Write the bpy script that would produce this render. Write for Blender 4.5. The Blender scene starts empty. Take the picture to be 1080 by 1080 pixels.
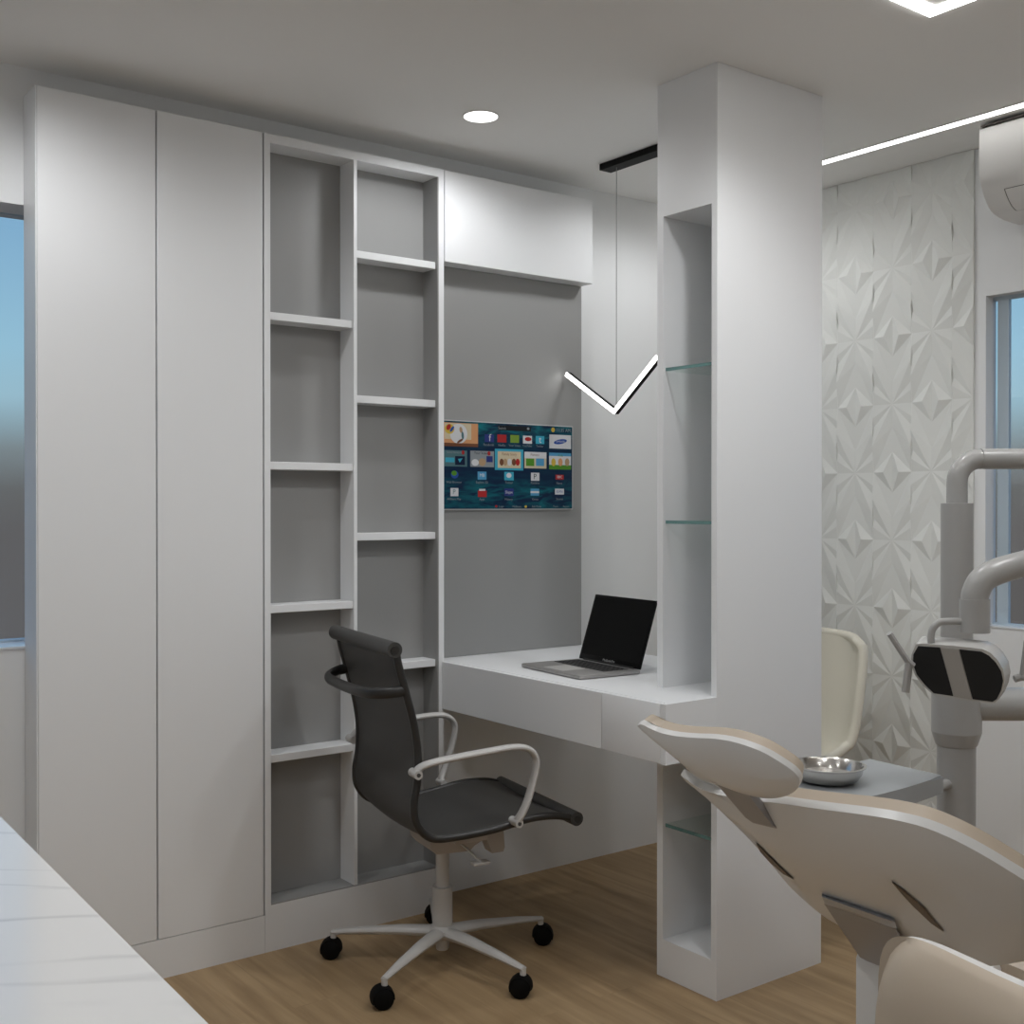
import bpy, bmesh, math, random
from mathutils import Vector, Matrix
random.seed(7)
PI = math.pi
sc = bpy.context.scene
COL = sc.collection

# ------------------------------------------------------------------ camera
FPX, YAW, PITCH, EYE = 1224.887, 0.9248, 0.00637, 1.3
cam = bpy.data.cameras.new('camera')
cam.sensor_width = 36.0
cam.lens = 36.0 * FPX / 1080.0
cam.clip_start = 0.02
camo = bpy.data.objects.new('camera', cam)
camo.location = (0, 0, EYE)
camo.rotation_euler = (PI / 2 - PITCH, 0, YAW - PI / 2)
COL.objects.link(camo)
sc.camera = camo

RT = Vector((math.sin(YAW), -math.cos(YAW), 0))
FW = Vector((math.cos(YAW) * math.cos(PITCH), math.sin(YAW) * math.cos(PITCH), -math.sin(PITCH)))
UP = Vector((math.cos(YAW) * math.sin(PITCH), math.sin(YAW) * math.sin(PITCH), math.cos(PITCH)))
EYEV = Vector((0, 0, EYE))


def at(u, v, d):
    """point at distance d in front of the eye, seen at (u, v) of the photograph"""
    return EYEV + d * (FW + RT * ((u - 540) / FPX) + UP * ((540 - v) / FPX))


def on(axis, val, u, v):
    r = FW + RT * ((u - 540) / FPX) + UP * ((540 - v) / FPX)
    return EYEV + r * ((val - EYEV[axis]) / r[axis])


# --------------------------------------------------------------- materials
def srgb(r, g, b):
    f = lambda c: c / 255 / 12.92 if c / 255 <= 0.04045 else ((c / 255 + 0.055) / 1.055) ** 2.4
    return (f(r), f(g), f(b), 1)


def mat(name, col, rough=0.5, metal=0.0, spec=0.5, noise=0.0, nscale=40.0, coat=0.0, bump=0.0):
    m = bpy.data.materials.new(name)
    m.use_nodes = True
    nt = m.node_tree
    b = nt.nodes['Principled BSDF']
    b.inputs['Base Color'].default_value = (*col[:3], 1)
    b.inputs['Roughness'].default_value = rough
    b.inputs['Metallic'].default_value = metal
    b.inputs['Specular IOR Level'].default_value = spec
    b.inputs['Coat Weight'].default_value = coat
    if noise > 0 or bump > 0:
        tc = nt.nodes.new('ShaderNodeTexCoord')
        n = nt.nodes.new('ShaderNodeTexNoise')
        n.inputs['Scale'].default_value = nscale
        n.inputs['Detail'].default_value = 4
        nt.links.new(tc.outputs['Object'], n.inputs['Vector'])
        if noise > 0:
            mx = nt.nodes.new('ShaderNodeMix')
            mx.data_type = 'RGBA'
            mx.inputs['A'].default_value = (*[c * (1 - noise) for c in col[:3]], 1)
            mx.inputs['B'].default_value = (*[min(1, c * (1 + noise)) for c in col[:3]], 1)
            nt.links.new(n.outputs['Fac'], mx.inputs['Factor'])
            nt.links.new(mx.outputs['Result'], b.inputs['Base Color'])
        if bump > 0:
            bp = nt.nodes.new('ShaderNodeBump')
            bp.inputs['Strength'].default_value = bump
            bp.inputs['Distance'].default_value = 0.002
            nt.links.new(n.outputs['Fac'], bp.inputs['Height'])
            nt.links.new(bp.outputs['Normal'], b.inputs['Normal'])
    return m


def emis(name, col, strength):
    m = bpy.data.materials.new(name)
    m.use_nodes = True
    nt = m.node_tree
    nt.nodes.remove(nt.nodes['Principled BSDF'])
    e = nt.nodes.new('ShaderNodeEmission')
    e.inputs['Color'].default_value = (*col[:3], 1)
    e.inputs['Strength'].default_value = strength
    nt.links.new(e.outputs['Emission'], nt.nodes['Material Output'].inputs['Surface'])
    return m


def wood_floor():
    m = bpy.data.materials.new('oak_laminate')
    m.use_nodes = True
    nt = m.node_tree
    N, L = nt.nodes, nt.links
    b = N['Principled BSDF']
    tc = N.new('ShaderNodeTexCoord')
    mp = N.new('ShaderNodeMapping')
    mp.inputs['Rotation'].default_value = (0, 0, PI / 2)
    L.new(tc.outputs['Object'], mp.inputs['Vector'])
    br = N.new('ShaderNodeTexBrick')
    br.inputs['Scale'].default_value = 1.0
    br.inputs['Mortar Size'].default_value = 0.0012
    br.inputs['Mortar Smooth'].default_value = 0.3
    br.inputs['Brick Width'].default_value = 1.15
    br.inputs['Row Height'].default_value = 0.135
    br.inputs['Color1'].default_value = (0.30, 0.30, 0.30, 1)
    br.inputs['Color2'].default_value = (0.66, 0.66, 0.66, 1)
    br.inputs['Mortar'].default_value = (0.28, 0.28, 0.28, 1)
    br.offset = 0.37
    L.new(mp.outputs['Vector'], br.inputs['Vector'])
    st = N.new('ShaderNodeMapping')
    st.inputs['Scale'].default_value = (13.0, 1.1, 1.0)
    L.new(tc.outputs['Object'], st.inputs['Vector'])
    sh = N.new('ShaderNodeVectorMath')
    sh.operation = 'ADD'
    L.new(st.outputs['Vector'], sh.inputs[0])
    L.new(br.outputs['Color'], sh.inputs[1])
    n1 = N.new('ShaderNodeTexNoise')
    n1.inputs['Scale'].default_value = 2.0
    n1.inputs['Detail'].default_value = 5
    n1.inputs['Roughness'].default_value = 0.55
    n1.inputs['Distortion'].default_value = 0.5
    L.new(sh.outputs['Vector'], n1.inputs['Vector'])
    rp = N.new('ShaderNodeValToRGB')
    e = rp.color_ramp.elements
    e[0].position = 0.30
    e[0].color = WOOD_D
    e[1].position = 0.70
    e[1].color = WOOD_L
    L.new(n1.outputs['Fac'], rp.inputs['Fac'])
    mx = N.new('ShaderNodeMix')
    mx.data_type = 'RGBA'
    mx.blend_type = 'OVERLAY'
    mx.inputs['Factor'].default_value = 0.16
    L.new(rp.outputs['Color'], mx.inputs['A'])
    L.new(br.outputs['Color'], mx.inputs['B'])
    L.new(mx.outputs['Result'], b.inputs['Base Color'])
    b.inputs['Roughness'].default_value = 0.5
    b.inputs['Specular IOR Level'].default_value = 0.35
    return m


WOOD_D = (0.270, 0.178, 0.092, 1)
WOOD_L = (0.415, 0.292, 0.162, 1)


def marble():
    m = bpy.data.materials.new('white_marble')
    m.use_nodes = True
    nt = m.node_tree
    N, L = nt.nodes, nt.links
    b = N['Principled BSDF']
    tc = N.new('ShaderNodeTexCoord')
    mp = N.new('ShaderNodeMapping')
    m0 = N.new('ShaderNodeMapping')
    m0.inputs['Rotation'].default_value = (0, 0, 0.72)
    L.new(tc.outputs['Object'], m0.inputs['Vector'])
    mp.inputs['Scale'].default_value = (0.55, 2.3, 1.0)
    L.new(m0.outputs['Vector'], mp.inputs['Vector'])
    n = N.new('ShaderNodeTexNoise')
    n.inputs['Scale'].default_value = 2.3
    n.inputs['Detail'].default_value = 4
    n.inputs['Roughness'].default_value = 0.5
    n.inputs['Distortion'].default_value = 0.45
    L.new(mp.outputs['Vector'], n.inputs['Vector'])
    s = N.new('ShaderNodeMath')
    s.operation = 'SUBTRACT'
    s.inputs[1].default_value = 0.5
    L.new(n.outputs['Fac'], s.inputs[0])
    a = N.new('ShaderNodeMath')
    a.operation = 'ABSOLUTE'
    L.new(s.outputs[0], a.inputs[0])
    rp = N.new('ShaderNodeValToRGB')
    e = rp.color_ramp.elements
    e[0].position = 0.0
    e[0].color = (0.55, 0.55, 0.56, 1)
    e[1].position = 0.016
    e[1].color = (0.76, 0.76, 0.755, 1)
    L.new(a.outputs[0], rp.inputs['Fac'])
    n2 = N.new('ShaderNodeTexNoise')
    n2.inputs['Scale'].default_value = 5.0
    n2.inputs['Detail'].default_value = 3
    L.new(mp.outputs['Vector'], n2.inputs['Vector'])
    mk = N.new('ShaderNodeMapRange')
    mk.inputs['From Min'].default_value = 0.40
    mk.inputs['From Max'].default_value = 0.66
    mk.inputs['To Max'].default_value = 0.85
    L.new(n2.outputs['Fac'], mk.inputs['Value'])
    mx = N.new('ShaderNodeMix')
    mx.data_type = 'RGBA'
    mx.inputs['A'].default_value = (0.76, 0.76, 0.755, 1)
    L.new(mk.outputs['Result'], mx.inputs['Factor'])
    L.new(rp.outputs['Color'], mx.inputs['B'])
    L.new(mx.outputs['Result'], b.inputs['Base Color'])
    b.inputs['Roughness'].default_value = 0.13
    b.inputs['Specular IOR Level'].default_value = 0.5
    return m


def glass(name, tint, refl=0.08):
    m = bpy.data.materials.new(name)
    m.use_nodes = True
    nt = m.node_tree
    N, L = nt.nodes, nt.links
    N.remove(N['Principled BSDF'])
    t = N.new('ShaderNodeBsdfTransparent')
    t.inputs['Color'].default_value = tint
    g = N.new('ShaderNodeBsdfGlossy')
    g.inputs['Roughness'].default_value = 0.02
    mx = N.new('ShaderNodeMixShader')
    mx.inputs['Fac'].default_value = refl
    L.new(t.outputs['BSDF'], mx.inputs[1])
    L.new(g.outputs['BSDF'], mx.inputs[2])
    L.new(mx.outputs['Shader'], N['Material Output'].inputs['Surface'])
    return m


M = {
    'wall': mat('white_wall_paint', (0.775, 0.785, 0.79), 0.75, spec=0.25, bump=0.02, nscale=300),
    'ceil': mat('ceiling_paint', (0.82, 0.815, 0.80), 0.85, spec=0.2),
    'lam': mat('white_laminate', (0.775, 0.785, 0.795), 0.42, spec=0.4),
    'grey': mat('grey_laminate', (0.30, 0.30, 0.295), 0.45, spec=0.4),
    'relief': mat('white_relief_gypsum', (0.725, 0.735, 0.71), 0.7, spec=0.3),
    'dark': mat('gap_shadow_seal', (0.30, 0.30, 0.30), 0.8),
    'floor': None, 'marble': None,
    'winframe': mat('grey_blue_aluminium', (0.46, 0.55, 0.62), 0.4, spec=0.5),
    'sill': mat('window_sill_stone', (0.72, 0.74, 0.76), 0.25),
    'glass': glass('window_glass', (0.96, 0.98, 1.0, 1), 0.05),
    'shelfglass': glass('shelf_glass', (0.95, 0.98, 0.97, 1), 0.06),
    'glassedge': mat('green_glass_edge', (0.12, 0.24, 0.23), 0.15),
    'black': mat('black_aluminium', (0.006, 0.006, 0.006), 0.6, spec=0.15),
    'mesh': mat('charcoal_leatherette', (0.050, 0.049, 0.047), 0.5, spec=0.45, bump=0.05, nscale=500),
    'rail': mat('dark_seat_rail', (0.022, 0.021, 0.020), 0.35),
    'alu': mat('satin_white_aluminium', (0.50, 0.49, 0.475), 0.34, metal=0.0, spec=0.6),
    'mech': mat('grey_beige_cast_metal', (0.44, 0.40, 0.36), 0.5),
    'screw': mat('dark_screw', (0.10, 0.10, 0.10), 0.4, metal=0.6),
    'caster': mat('black_caster_plastic', (0.004, 0.004, 0.004), 0.7, spec=0.12),
    'shell': mat('white_gloss_shell', (0.72, 0.715, 0.70), 0.28, spec=0.45, coat=0.1),
    'tan': mat('tan_leatherette', (0.49, 0.41, 0.32), 0.42, spec=0.4, bump=0.03, nscale=260),
    'steelblue': mat('grey_bracket_metal', (0.30, 0.295, 0.30), 0.35, spec=0.5),
    'unit': mat('dental_grey_enamel', (0.33, 0.328, 0.32), 0.3, spec=0.5),
    'tray': mat('grey_tray_plastic', (0.29, 0.305, 0.315), 0.35, spec=0.45),
    'chrome': mat('brushed_steel', (0.62, 0.60, 0.57), 0.2, metal=1.0, bump=0.08, nscale=60),
    'cream': mat('cream_leather', (0.70, 0.665, 0.56), 0.42, spec=0.4, bump=0.05, nscale=120),
    'lampblack': mat('black_lamp_window', (0.020, 0.020, 0.020), 0.6, spec=0.12),
    'lapalu': mat('silver_laptop_metal', (0.36, 0.35, 0.34), 0.38, metal=0.5),
    'lappad': mat('silver_touchpad', (0.62, 0.61, 0.59), 0.35, metal=0.3),
    'lapscreen': mat('black_display_glass', (0.004, 0.004, 0.004), 0.35, spec=0.15),
    'key': mat('black_keys', (0.02, 0.02, 0.02), 0.5),
    'logo': mat('silver_lettering', (0.6, 0.6, 0.6), 0.4),
    'ac': mat('air_conditioner_plastic', (0.76, 0.755, 0.74), 0.4),
    'line': mat('dark_panel_line', (0.10, 0.09, 0.08), 0.6),
    'led': emis('led_diffuser', (1.0, 0.99, 0.97), 4.5),
    'ledrect': emis('led_ring_diffuser', (1.0, 0.99, 0.97), 13.0),
    'down': emis('downlight_lens', (1.0, 0.98, 0.95), 3.0),
    'pend': emis('pendant_diffuser', (1.0, 0.99, 0.97), 5.0),
}
M['floor'] = wood_floor()
M['marble'] = marble()

# ----------------------------------------------------------- mesh helpers
WM = {}


def bx(bm, x0, x1, y0, y1, z0, z1, bev=0.0, seg=2):
    vs = [bm.verts.new((x, y, z)) for x in (x0, x1) for y in (y0, y1) for z in (z0, z1)]
    f = [(0, 1, 3, 2), (4, 6, 7, 5), (0, 4, 5, 1), (2, 3, 7, 6), (0, 2, 6, 4), (1, 5, 7, 3)]
    fs = [bm.faces.new([vs[i] for i in q]) for q in f]
    if bev > 0:
        es = list({e for q in fs for e in q.edges})
        bmesh.ops.bevel(bm, geom=es, offset=bev, segments=seg, profile=0.5, affect='EDGES')
    return vs


def box(x0, x1, y0, y1, z0, z1, bev=0.0, seg=2):
    bm = bmesh.new()
    bx(bm, x0, x1, y0, y1, z0, z1, bev, seg)
    return bm


def frame_at(t):
    t = t.normalized()
    a = Vector((0, 0, 1)) if abs(t.z) < 0.9 else Vector((0, 1, 0))
    s = t.cross(a).normalized()
    return s, s.cross(t).normalized()


def tube(bm, pts, rad, n=14, cap=True, flat=None, up=None):
    """sweep of an (elliptical) section along pts; rad number or list; flat = (side, normal) radii"""
    pts = [Vector(p) for p in pts]
    rings = []
    s_prev = None
    for i, p in enumerate(pts):
        t = (pts[min(i + 1, len(pts) - 1)] - pts[max(i - 1, 0)]).normalized()
        if up is not None:
            s = t.cross(Vector(up)).normalized()
        elif s_prev is None:
            s = frame_at(t)[0]
        else:
            s = (s_prev - t * s_prev.dot(t)).normalized()
        s_prev = s
        b = s.cross(t).normalized()
        r = rad[i] if isinstance(rad, (list, tuple)) else rad
        ra, rb = (r * flat[0], r * flat[1]) if flat else (r, r)
        rings.append([bm.verts.new(p + s * (ra * math.cos(2 * PI * k / n)) + b * (rb * math.sin(2 * PI * k / n))) for k in range(n)])
    for a, b in zip(rings, rings[1:]):
        for k in range(n):
            bm.faces.new((a[k], a[(k + 1) % n], b[(k + 1) % n], b[k]))
    if cap:
        bm.faces.new(list(reversed(rings[0])))
        bm.faces.new(rings[-1])
    return bm


def spline(pts, n=8):
    """Catmull-Rom through pts"""
    P = [Vector(p) for p in pts]
    P = [2 * P[0] - P[1]] + P + [2 * P[-1] - P[-2]]
    out = []
    for i in range(1, len(P) - 2):
        for k in range(n):
            t = k / n
            a, b, c, d = P[i - 1], P[i], P[i + 1], P[i + 2]
            out.append(0.5 * ((2 * b) + (c - a) * t + (2 * a - 5 * b + 4 * c - d) * t * t + (3 * b - a - 3 * c + d) * t ** 3))
    out.append(P[-2])
    return out


def lerp_tab(tab, x):
    """smooth (cubic) table lookup"""
    if x <= tab[0][0]:
        return tab[0][1]
    if x >= tab[-1][0]:
        return tab[-1][1]
    n = len(tab)
    sl = [(tab[i + 1][1] - tab[i][1]) / (tab[i + 1][0] - tab[i][0]) for i in range(n - 1)]
    for i in range(n - 1):
        if x <= tab[i + 1][0]:
            h = tab[i + 1][0] - tab[i][0]
            m0 = sl[i] if i == 0 else (sl[i - 1] + sl[i]) / 2
            m1 = sl[i] if i == n - 2 else (sl[i] + sl[i + 1]) / 2
            t = (x - tab[i][0]) / h
            return (tab[i][1] * (2 * t ** 3 - 3 * t * t + 1) + tab[i + 1][1] * (3 * t * t - 2 * t ** 3)
                    + h * m0 * (t ** 3 - 2 * t * t + t) + h * m1 * (t ** 3 - t * t))


def lathe(bm, prof, c=(0, 0, 0), n=32, axis='z'):
    rings = []
    for r, z in prof:
        ring = []
        for k in range(n):
            a = 2 * PI * k / n
            p = Vector((r * math.cos(a), r * math.sin(a), z))
            if axis == 'x':
                p = Vector((p.z, p.x, p.y))
            if axis == 'y':
                p = Vector((p.x, p.z, p.y))
            ring.append(bm.verts.new(p + Vector(c)))
        rings.append(ring)
    for a, b in zip(rings, rings[1:]):
        for k in range(n):
            bm.faces.new((a[k], a[(k + 1) % n], b[(k + 1) % n], b[k]))
    if prof[0][0] > 1e-5:
        bm.faces.new(list(reversed(rings[0])))
    if prof[-1][0] > 1e-5:
        bm.faces.new(rings[-1])
    return bm


def grid(bm, rows, close=False):
    """quad sheet from rows of points"""
    vs = [[bm.verts.new(p) for p in r] for r in rows]
    for a, b in zip(vs, vs[1:]):
        for k in range(len(a) - 1):
            bm.faces.new((a[k], a[k + 1], b[k + 1], b[k]))
    return vs


def slab_from(bm, rows, rows2):
    """closed thick sheet between two point grids"""
    A = grid(bm, rows)
    B = grid(bm, rows2)
    n, m = len(A), len(A[0])
    per = [(i, 0) for i in range(n)] + [(n - 1, j) for j in range(1, m)] + [(i, m - 1) for i in range(n - 2, -1, -1)] + [(0, j) for j in range(m - 2, 0, -1)]
    for (i, j), (k, l) in zip(per, per[1:] + per[:1]):
        bm.faces.new((A[i][j], A[k][l], B[k][l], B[i][j]))


def prism(bm, poly, h0, h1, axis=2):
    """extruded polygon; poly in the two other axes"""
    def P(a, b, h):
        return {2: (a, b, h), 0: (h, a, b), 1: (a, h, b)}[axis]
    lo = [bm.verts.new(P(a, b, h0)) for a, b in poly]
    hi = [bm.verts.new(P(a, b, h1)) for a, b in poly]
    bm.faces.new(lo[::-1])
    bm.faces.new(hi)
    for i in range(len(poly)):
        j = (i + 1) % len(poly)
        bm.faces.new((lo[i], lo[j], hi[j], hi[i]))


def obj(name, bm, material, parent=None, ang=35, local=False, fix=True):
    """link ONE mesh object; world-space bm is brought into its parent's space"""
    bmesh.ops.remove_doubles(bm, verts=bm.verts, dist=1e-6)
    if fix:
        bmesh.ops.recalc_face_normals(bm, faces=bm.faces)
    if parent is not None and not local:
        bmesh.ops.transform(bm, matrix=WM[parent.name].inverted(), verts=bm.verts)
    bm.normal_update()
    for f in bm.faces:
        f.smooth = True
    for e in bm.edges:
        e.smooth = len(e.link_faces) == 2 and e.calc_face_angle(0) < math.radians(ang)
    me = bpy.data.meshes.new(name)
    bm.to_mesh(me)
    bm.free()
    if material is not None:
        for mm in (material if isinstance(material, (list, tuple)) else [material]):
            me.materials.append(mm)
    o = bpy.data.objects.new(name, me)
    COL.objects.link(o)
    if parent is not None:
        o.parent = parent
        WM[o.name] = WM[parent.name].copy()
    else:
        WM[o.name] = Matrix()
    return o


def tag(o, label, cat, group=None):
    o['label'] = label
    o['category'] = cat
    if group:
        o['group'] = group
    return o


def thing(name, label, cat, loc=(0, 0, 0), rz=0.0, group=None):
    o = bpy.data.objects.new(name, None)
    o.empty_display_size = 0.1
    o.location = loc
    o.rotation_euler = (0, 0, rz)
    COL.objects.link(o)
    WM[o.name] = Matrix.Translation(loc) @ Matrix.Rotation(rz, 4, 'Z')
    return tag(o, label, cat, group)


def struct(name, bm, m, **k):
    o = obj(name, bm, m, **k)
    o['kind'] = 'structure'
    return o


# ---------------------------------------------------------------- setting
ZC = 2.4533            # ceiling
YF, YW, XR = 3.113, 3.226, 3.4765   # cabinet fronts, back wall, right wall
XL, YN = -1.7, -1.3    # unseen left and near walls
TH = 0.15


def wall_x(x0, x1, y0, y1, hole=None):
    """wall along Y (thin in X) with an opening (ya, yb, za, zb)"""
    bm = bmesh.new()
    if hole:
        a, b, c, d = hole
        bx(bm, x0, x1, y0, a, 0, ZC)
        bx(bm, x0, x1, b, y1, 0, ZC)
        bx(bm, x0, x1, a, b, 0, c)
        bx(bm, x0, x1, a, b, d, ZC)
    else:
        bx(bm, x0, x1, y0, y1, 0, ZC)
    return bm


def wall_y(y0, y1, x0, x1, hole=None):
    bm = bmesh.new()
    if hole:
        a, b, c, d = hole
        bx(bm, x0, a, y0, y1, 0, ZC)
        bx(bm, b, x1, y0, y1, 0, ZC)
        bx(bm, a, b, y0, y1, 0, c)
        bx(bm, a, b, y0, y1, d, ZC)
    else:
        bx(bm, x0, x1, y0, y1, 0, ZC)
    return bm


struct('floor', box(XL - TH, XR + TH, YN - TH, YW + TH, -0.1, 0), M['floor'])
struct('ceiling', box(XL - TH, XR + TH, YN - TH, YW + TH, ZC, ZC + 0.1), M['ceil'])
WB = (-0.55, 0.90, 0.920, 2.090)       # window in the back wall: x0 x1 z0 z1
WR = (0.85, 2.073, 0.906, 1.972)       # window in the right wall: y0 y1 z0 z1
struct('wall_back', wall_y(YW, YW + TH, XL - TH, XR + TH, WB), M['wall'])
struct('wall_right', wall_x(XR, XR + 0.06, YN - TH, YW, WR), M['wall'])
struct('wall_left', wall_x(XL - TH, XL, YN - TH, YW), M['wall'])
struct('wall_near', wall_y(YN - TH, YN, XL, XR), M['wall'])

# back window: frame near the outer face, pane, sill
bm = bmesh.new()
yg = YW + 0.135
w0, w1, z0, z1 = WB
for a in ((w0, w0 + 0.03, z0, z1), (w1 - 0.03, w1, z0, z1), (w0 + 0.03, w1 - 0.03, z1 - 0.005, z1), (w0 + 0.03, w1 - 0.03, z0, z0 + 0.012), (-0.02, 0.02, z0 + 0.012, z1 - 0.012)):
    bx(bm, a[0], a[1], yg - 0.02, yg + 0.015, a[2], a[3])
wf = struct('window_1', bm, M['winframe'])
obj('pane', box(w0 + 0.03, w1 - 0.03, yg - 0.004, yg, z0 + 0.012, z1 - 0.012), M['glass'], wf)
obj('sill', box(w0, w1, YW - 0.004, yg - 0.02, z0, z0 + 0.006), M['sill'], wf)
# right window
y0, y1, z0, z1 = WR
xg = XR + 0.048
bm = bmesh.new()
for a in ((y0, y0 + 0.03, z0, z1), (y1 - 0.054, y1 - 0.016, z0 + 0.012, z1 - 0.012), (y0 + 0.03, y1, z1 - 0.012, z1), (y0 + 0.03, y1, z0, z0 + 0.012), (y0 + 0.55, y0 + 0.6, z0 + 0.012, z1 - 0.012)):
    bx(bm, xg - 0.006, xg + 0.009, a[0], a[1], a[2], a[3])
wf = struct('window_2', bm, M['winframe'])
obj('pane', box(xg - 0.003, xg + 0.003, y0 + 0.03, y1, z0 + 0.012, z1 - 0.012), M['glass'], wf)
obj('sill', box(XR - 0.003, xg - 0.006, y0, y1, z0, z0 + 0.005), M['sill'], wf)

# ------------------------------------------------- relief panel on the right wall
cy, hz = 0.1528, 0.2353
HR = 0.012
bm = bmesh.new()
XP = XR - 0.004


def rel(u, v, h, Y0, Z0, su, sv):
    return bm.verts.new((XP - 0.004 - h * HR, Y0 + su * u * cy, Z0 + sv * v * hz))


for i in range(-6, 6):
    for j in range(-11, 4):
        if (i + j) % 2:
            continue
        Y0, Z0 = 2.4155 + i * cy, 2.118 + j * hz
        for su in (1, -1):
            for sv in (1, -1):
                R = lambda u, v, h: rel(u, v, h, Y0, Z0, su, sv)
                U = .4985
                S, P1, Pb, T, Tb = R(0, 0, .2), R(0, .33, 0), R(0, .42, .3), R(U, .61, .72), R(U, .61, 0)
                P2, P3, P3b, E0, X = R(U, .33, 0), R(U, .19, .35), R(U, .19, 0), R(U, 0, 0), R(U, .76, 0)
                D, Lt, Ci, Cc = R(0, .70, 0), R(U, 1, 0), R(.20, 1, .9), R(0, 1, 0)
                for t in ((S, P1, T), (S, T, P2), (S, P2, P3), (S, P3, E0), (T, P1, Lt), (P1, D, Lt), (P2, T, Tb), (T, Lt, Tb), (E0, P3, P3b), (P3, P2, P3b), (D, Lt, Ci), (D, Ci, Cc)):
                    bm.faces.new(t if su * sv > 0 else t[::-1])
bmesh.ops.remove_doubles(bm, verts=bm.verts, dist=1e-5)
for co, no in (((0, 2.112, 0), (0, -1, 0)), ((0, YW - 0.002, 0), (0, 1, 0)), ((0, 0, 0.002), (0, 0, -1)), ((0, 0, ZC - 0.001), (0, 0, 1))):
    bmesh.ops.bisect_plane(bm, geom=bm.verts[:] + bm.edges[:] + bm.faces[:], plane_co=co, plane_no=no, clear_outer=True)
# close it to a thick panel
ring = [e for e in bm.edges if len(e.link_faces) == 1]
r = bmesh.ops.extrude_edge_only(bm, edges=ring)
for v in [g for g in r['geom'] if isinstance(g, bmesh.types.BMVert)]:
    v.co.x = XR - 0.0005
o = obj('relief_wall_panel', bm, M['relief'], ang=1)
tag(o, 'white faceted relief panel of stars and diamonds covering the right wall', 'wall panel')

# -------------------------------------------------------------- wardrobe
X0, XB, XE, XO = 0.8185, 1.450, 2.073, 2.704
ZT = 2.3744
t = thing('wardrobe', 'tall white two-door wardrobe beside the left window', 'wardrobe', (X0, YF, 0))
bm = bmesh.new()
bx(bm, X0, XB, YF + 0.019, YW - 0.001, 0, ZT)
bx(bm, X0, XB, YF, YF + 0.019, 0, 0.1085)
bx(bm, X0, X0 + 0.003, YF, YF + 0.019, 0.1085, ZT)
obj('carcass', bm, M['lam'], t)
obj('door', box(X0 + 0.004, 1.132, YF, YF + 0.0185, 0.110, ZT, 0.0012, 1), M['lam'], t)
obj('door', box(1.136, XB - 0.004, YF, YF + 0.0185, 0.110, ZT, 0.0012, 1), M['lam'], t)

# -------------------------------------------------------------- bookcase
YB = 3.205
XD0, XD1 = 1.7445, 1.7555
xi0, xi1 = 1.4695, 2.0495
t = thing('bookcase', 'tall built-in bookcase of empty white shelves with grey back', 'bookcase', (XB, YF, 0))
bm = bmesh.new()
bx(bm, XB + 0.001, xi0, YF, YB, 0, ZT)
bx(bm, xi1 + 0.004, XE, YF, YB, 0, ZT)
bx(bm, xi0, xi1 + 0.004, YF, YB, 2.3480, ZT)
bx(bm, xi0, xi1 + 0.004, YF, YB, 0, 0.1345)
obj('frame', bm, M['lam'], t)
bm = bmesh.new()
bx(bm, xi0, xi1 + 0.004, YB - 0.006, YB + 0.02, 0.1345, 2.348)
bx(bm, xi1, xi1 + 0.004, YF + 0.001, YB - 0.006, 0.1385, 2.348)
bx(bm, xi0, xi1 + 0.004, YF + 0.001, YB - 0.006, 0.1345, 0.1385)
o = obj('back_lining', bm, M['grey'], t)
o['label'] = 'grey lining of back, right side and base'
obj('divider', box(XD0, XD1, YF, YB - 0.006, 0.1385, 2.348), M['lam'], t)
for zz in (1.860, 1.425, 1.006, 0.5700):
    obj('shelf', box(xi0, XD0, YF + 0.006, YB - 0.006, zz - 0.0225, zz, 0.001, 1), M['lam'], t)
for zz in (2.078, 1.635, 1.212, 0.8030):
    obj('shelf', box(XD1, xi1, YF + 0.014, YB - 0.006, zz - 0.0225, zz, 0.001, 1), M['lam'], t)

# ---------------------------------------------------- overhead cabinet, panel
t = thing('wall_cabinet', 'white flap-door wall cabinet above the grey television panel', 'cabinet', (XE, YF, 2.08))
obj('carcass', box(XE + 0.001, XO, YF + 0.019, YW - 0.001, 2.081, ZT), M['lam'], t)
obj('flap_door', box(XE + 0.004, XO, YF, YF + 0.0185, 2.081, ZT, 0.0012, 1), M['lam'], t)

YP = 3.174
ZD, ZD0, XD = 0.7966, 0.6431, 2.0649
o = obj('backing_board', box(XE + 0.001, XO, YP, YW - 0.001, ZD + 0.001, 2.080), M['grey'])
tag(o, 'flat grey panel on the back wall carrying the television', 'wall panel')

# ------------------------------------------------------------------- desk
YP0, YP1 = 2.0974, 2.3194
XP0, XP1 = 2.251, 2.6794
t = thing('desk', 'white built-in desk with two flush drawers between panel and column', 'desk', (XD, YP0, 0))
bm = bmesh.new()
bx(bm, XD + 0.0185, XP0 - 0.0003, YP0 + 0.019, YP1 + 0.0005, ZD0, ZD)
bx(bm, XD + 0.0185, XO, YP1 + 0.0005, YF, ZD0, ZD)
bx(bm, XE + 0.001, XO, YF, YW - 0.001, ZD0, ZD)
obj('desktop', bm, M['lam'], t)
obj('end_panel', box(XD, XP0 - 0.0002, YP0, YP0 + 0.0187, ZD0, ZD), M['lam'], t)
obj('drawer_front', box(XD, XD + 0.018, YP0 + 0.0205, 2.3405, ZD0 + 0.001, ZD, 0.0028, 2), M['lam'], t)
obj('drawer_front', box(XD, XD + 0.018, 2.3425, YF - 0.002, ZD0 + 0.001, ZD - 0.0006, 0.0010, 1), M['lam'], t)

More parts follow.
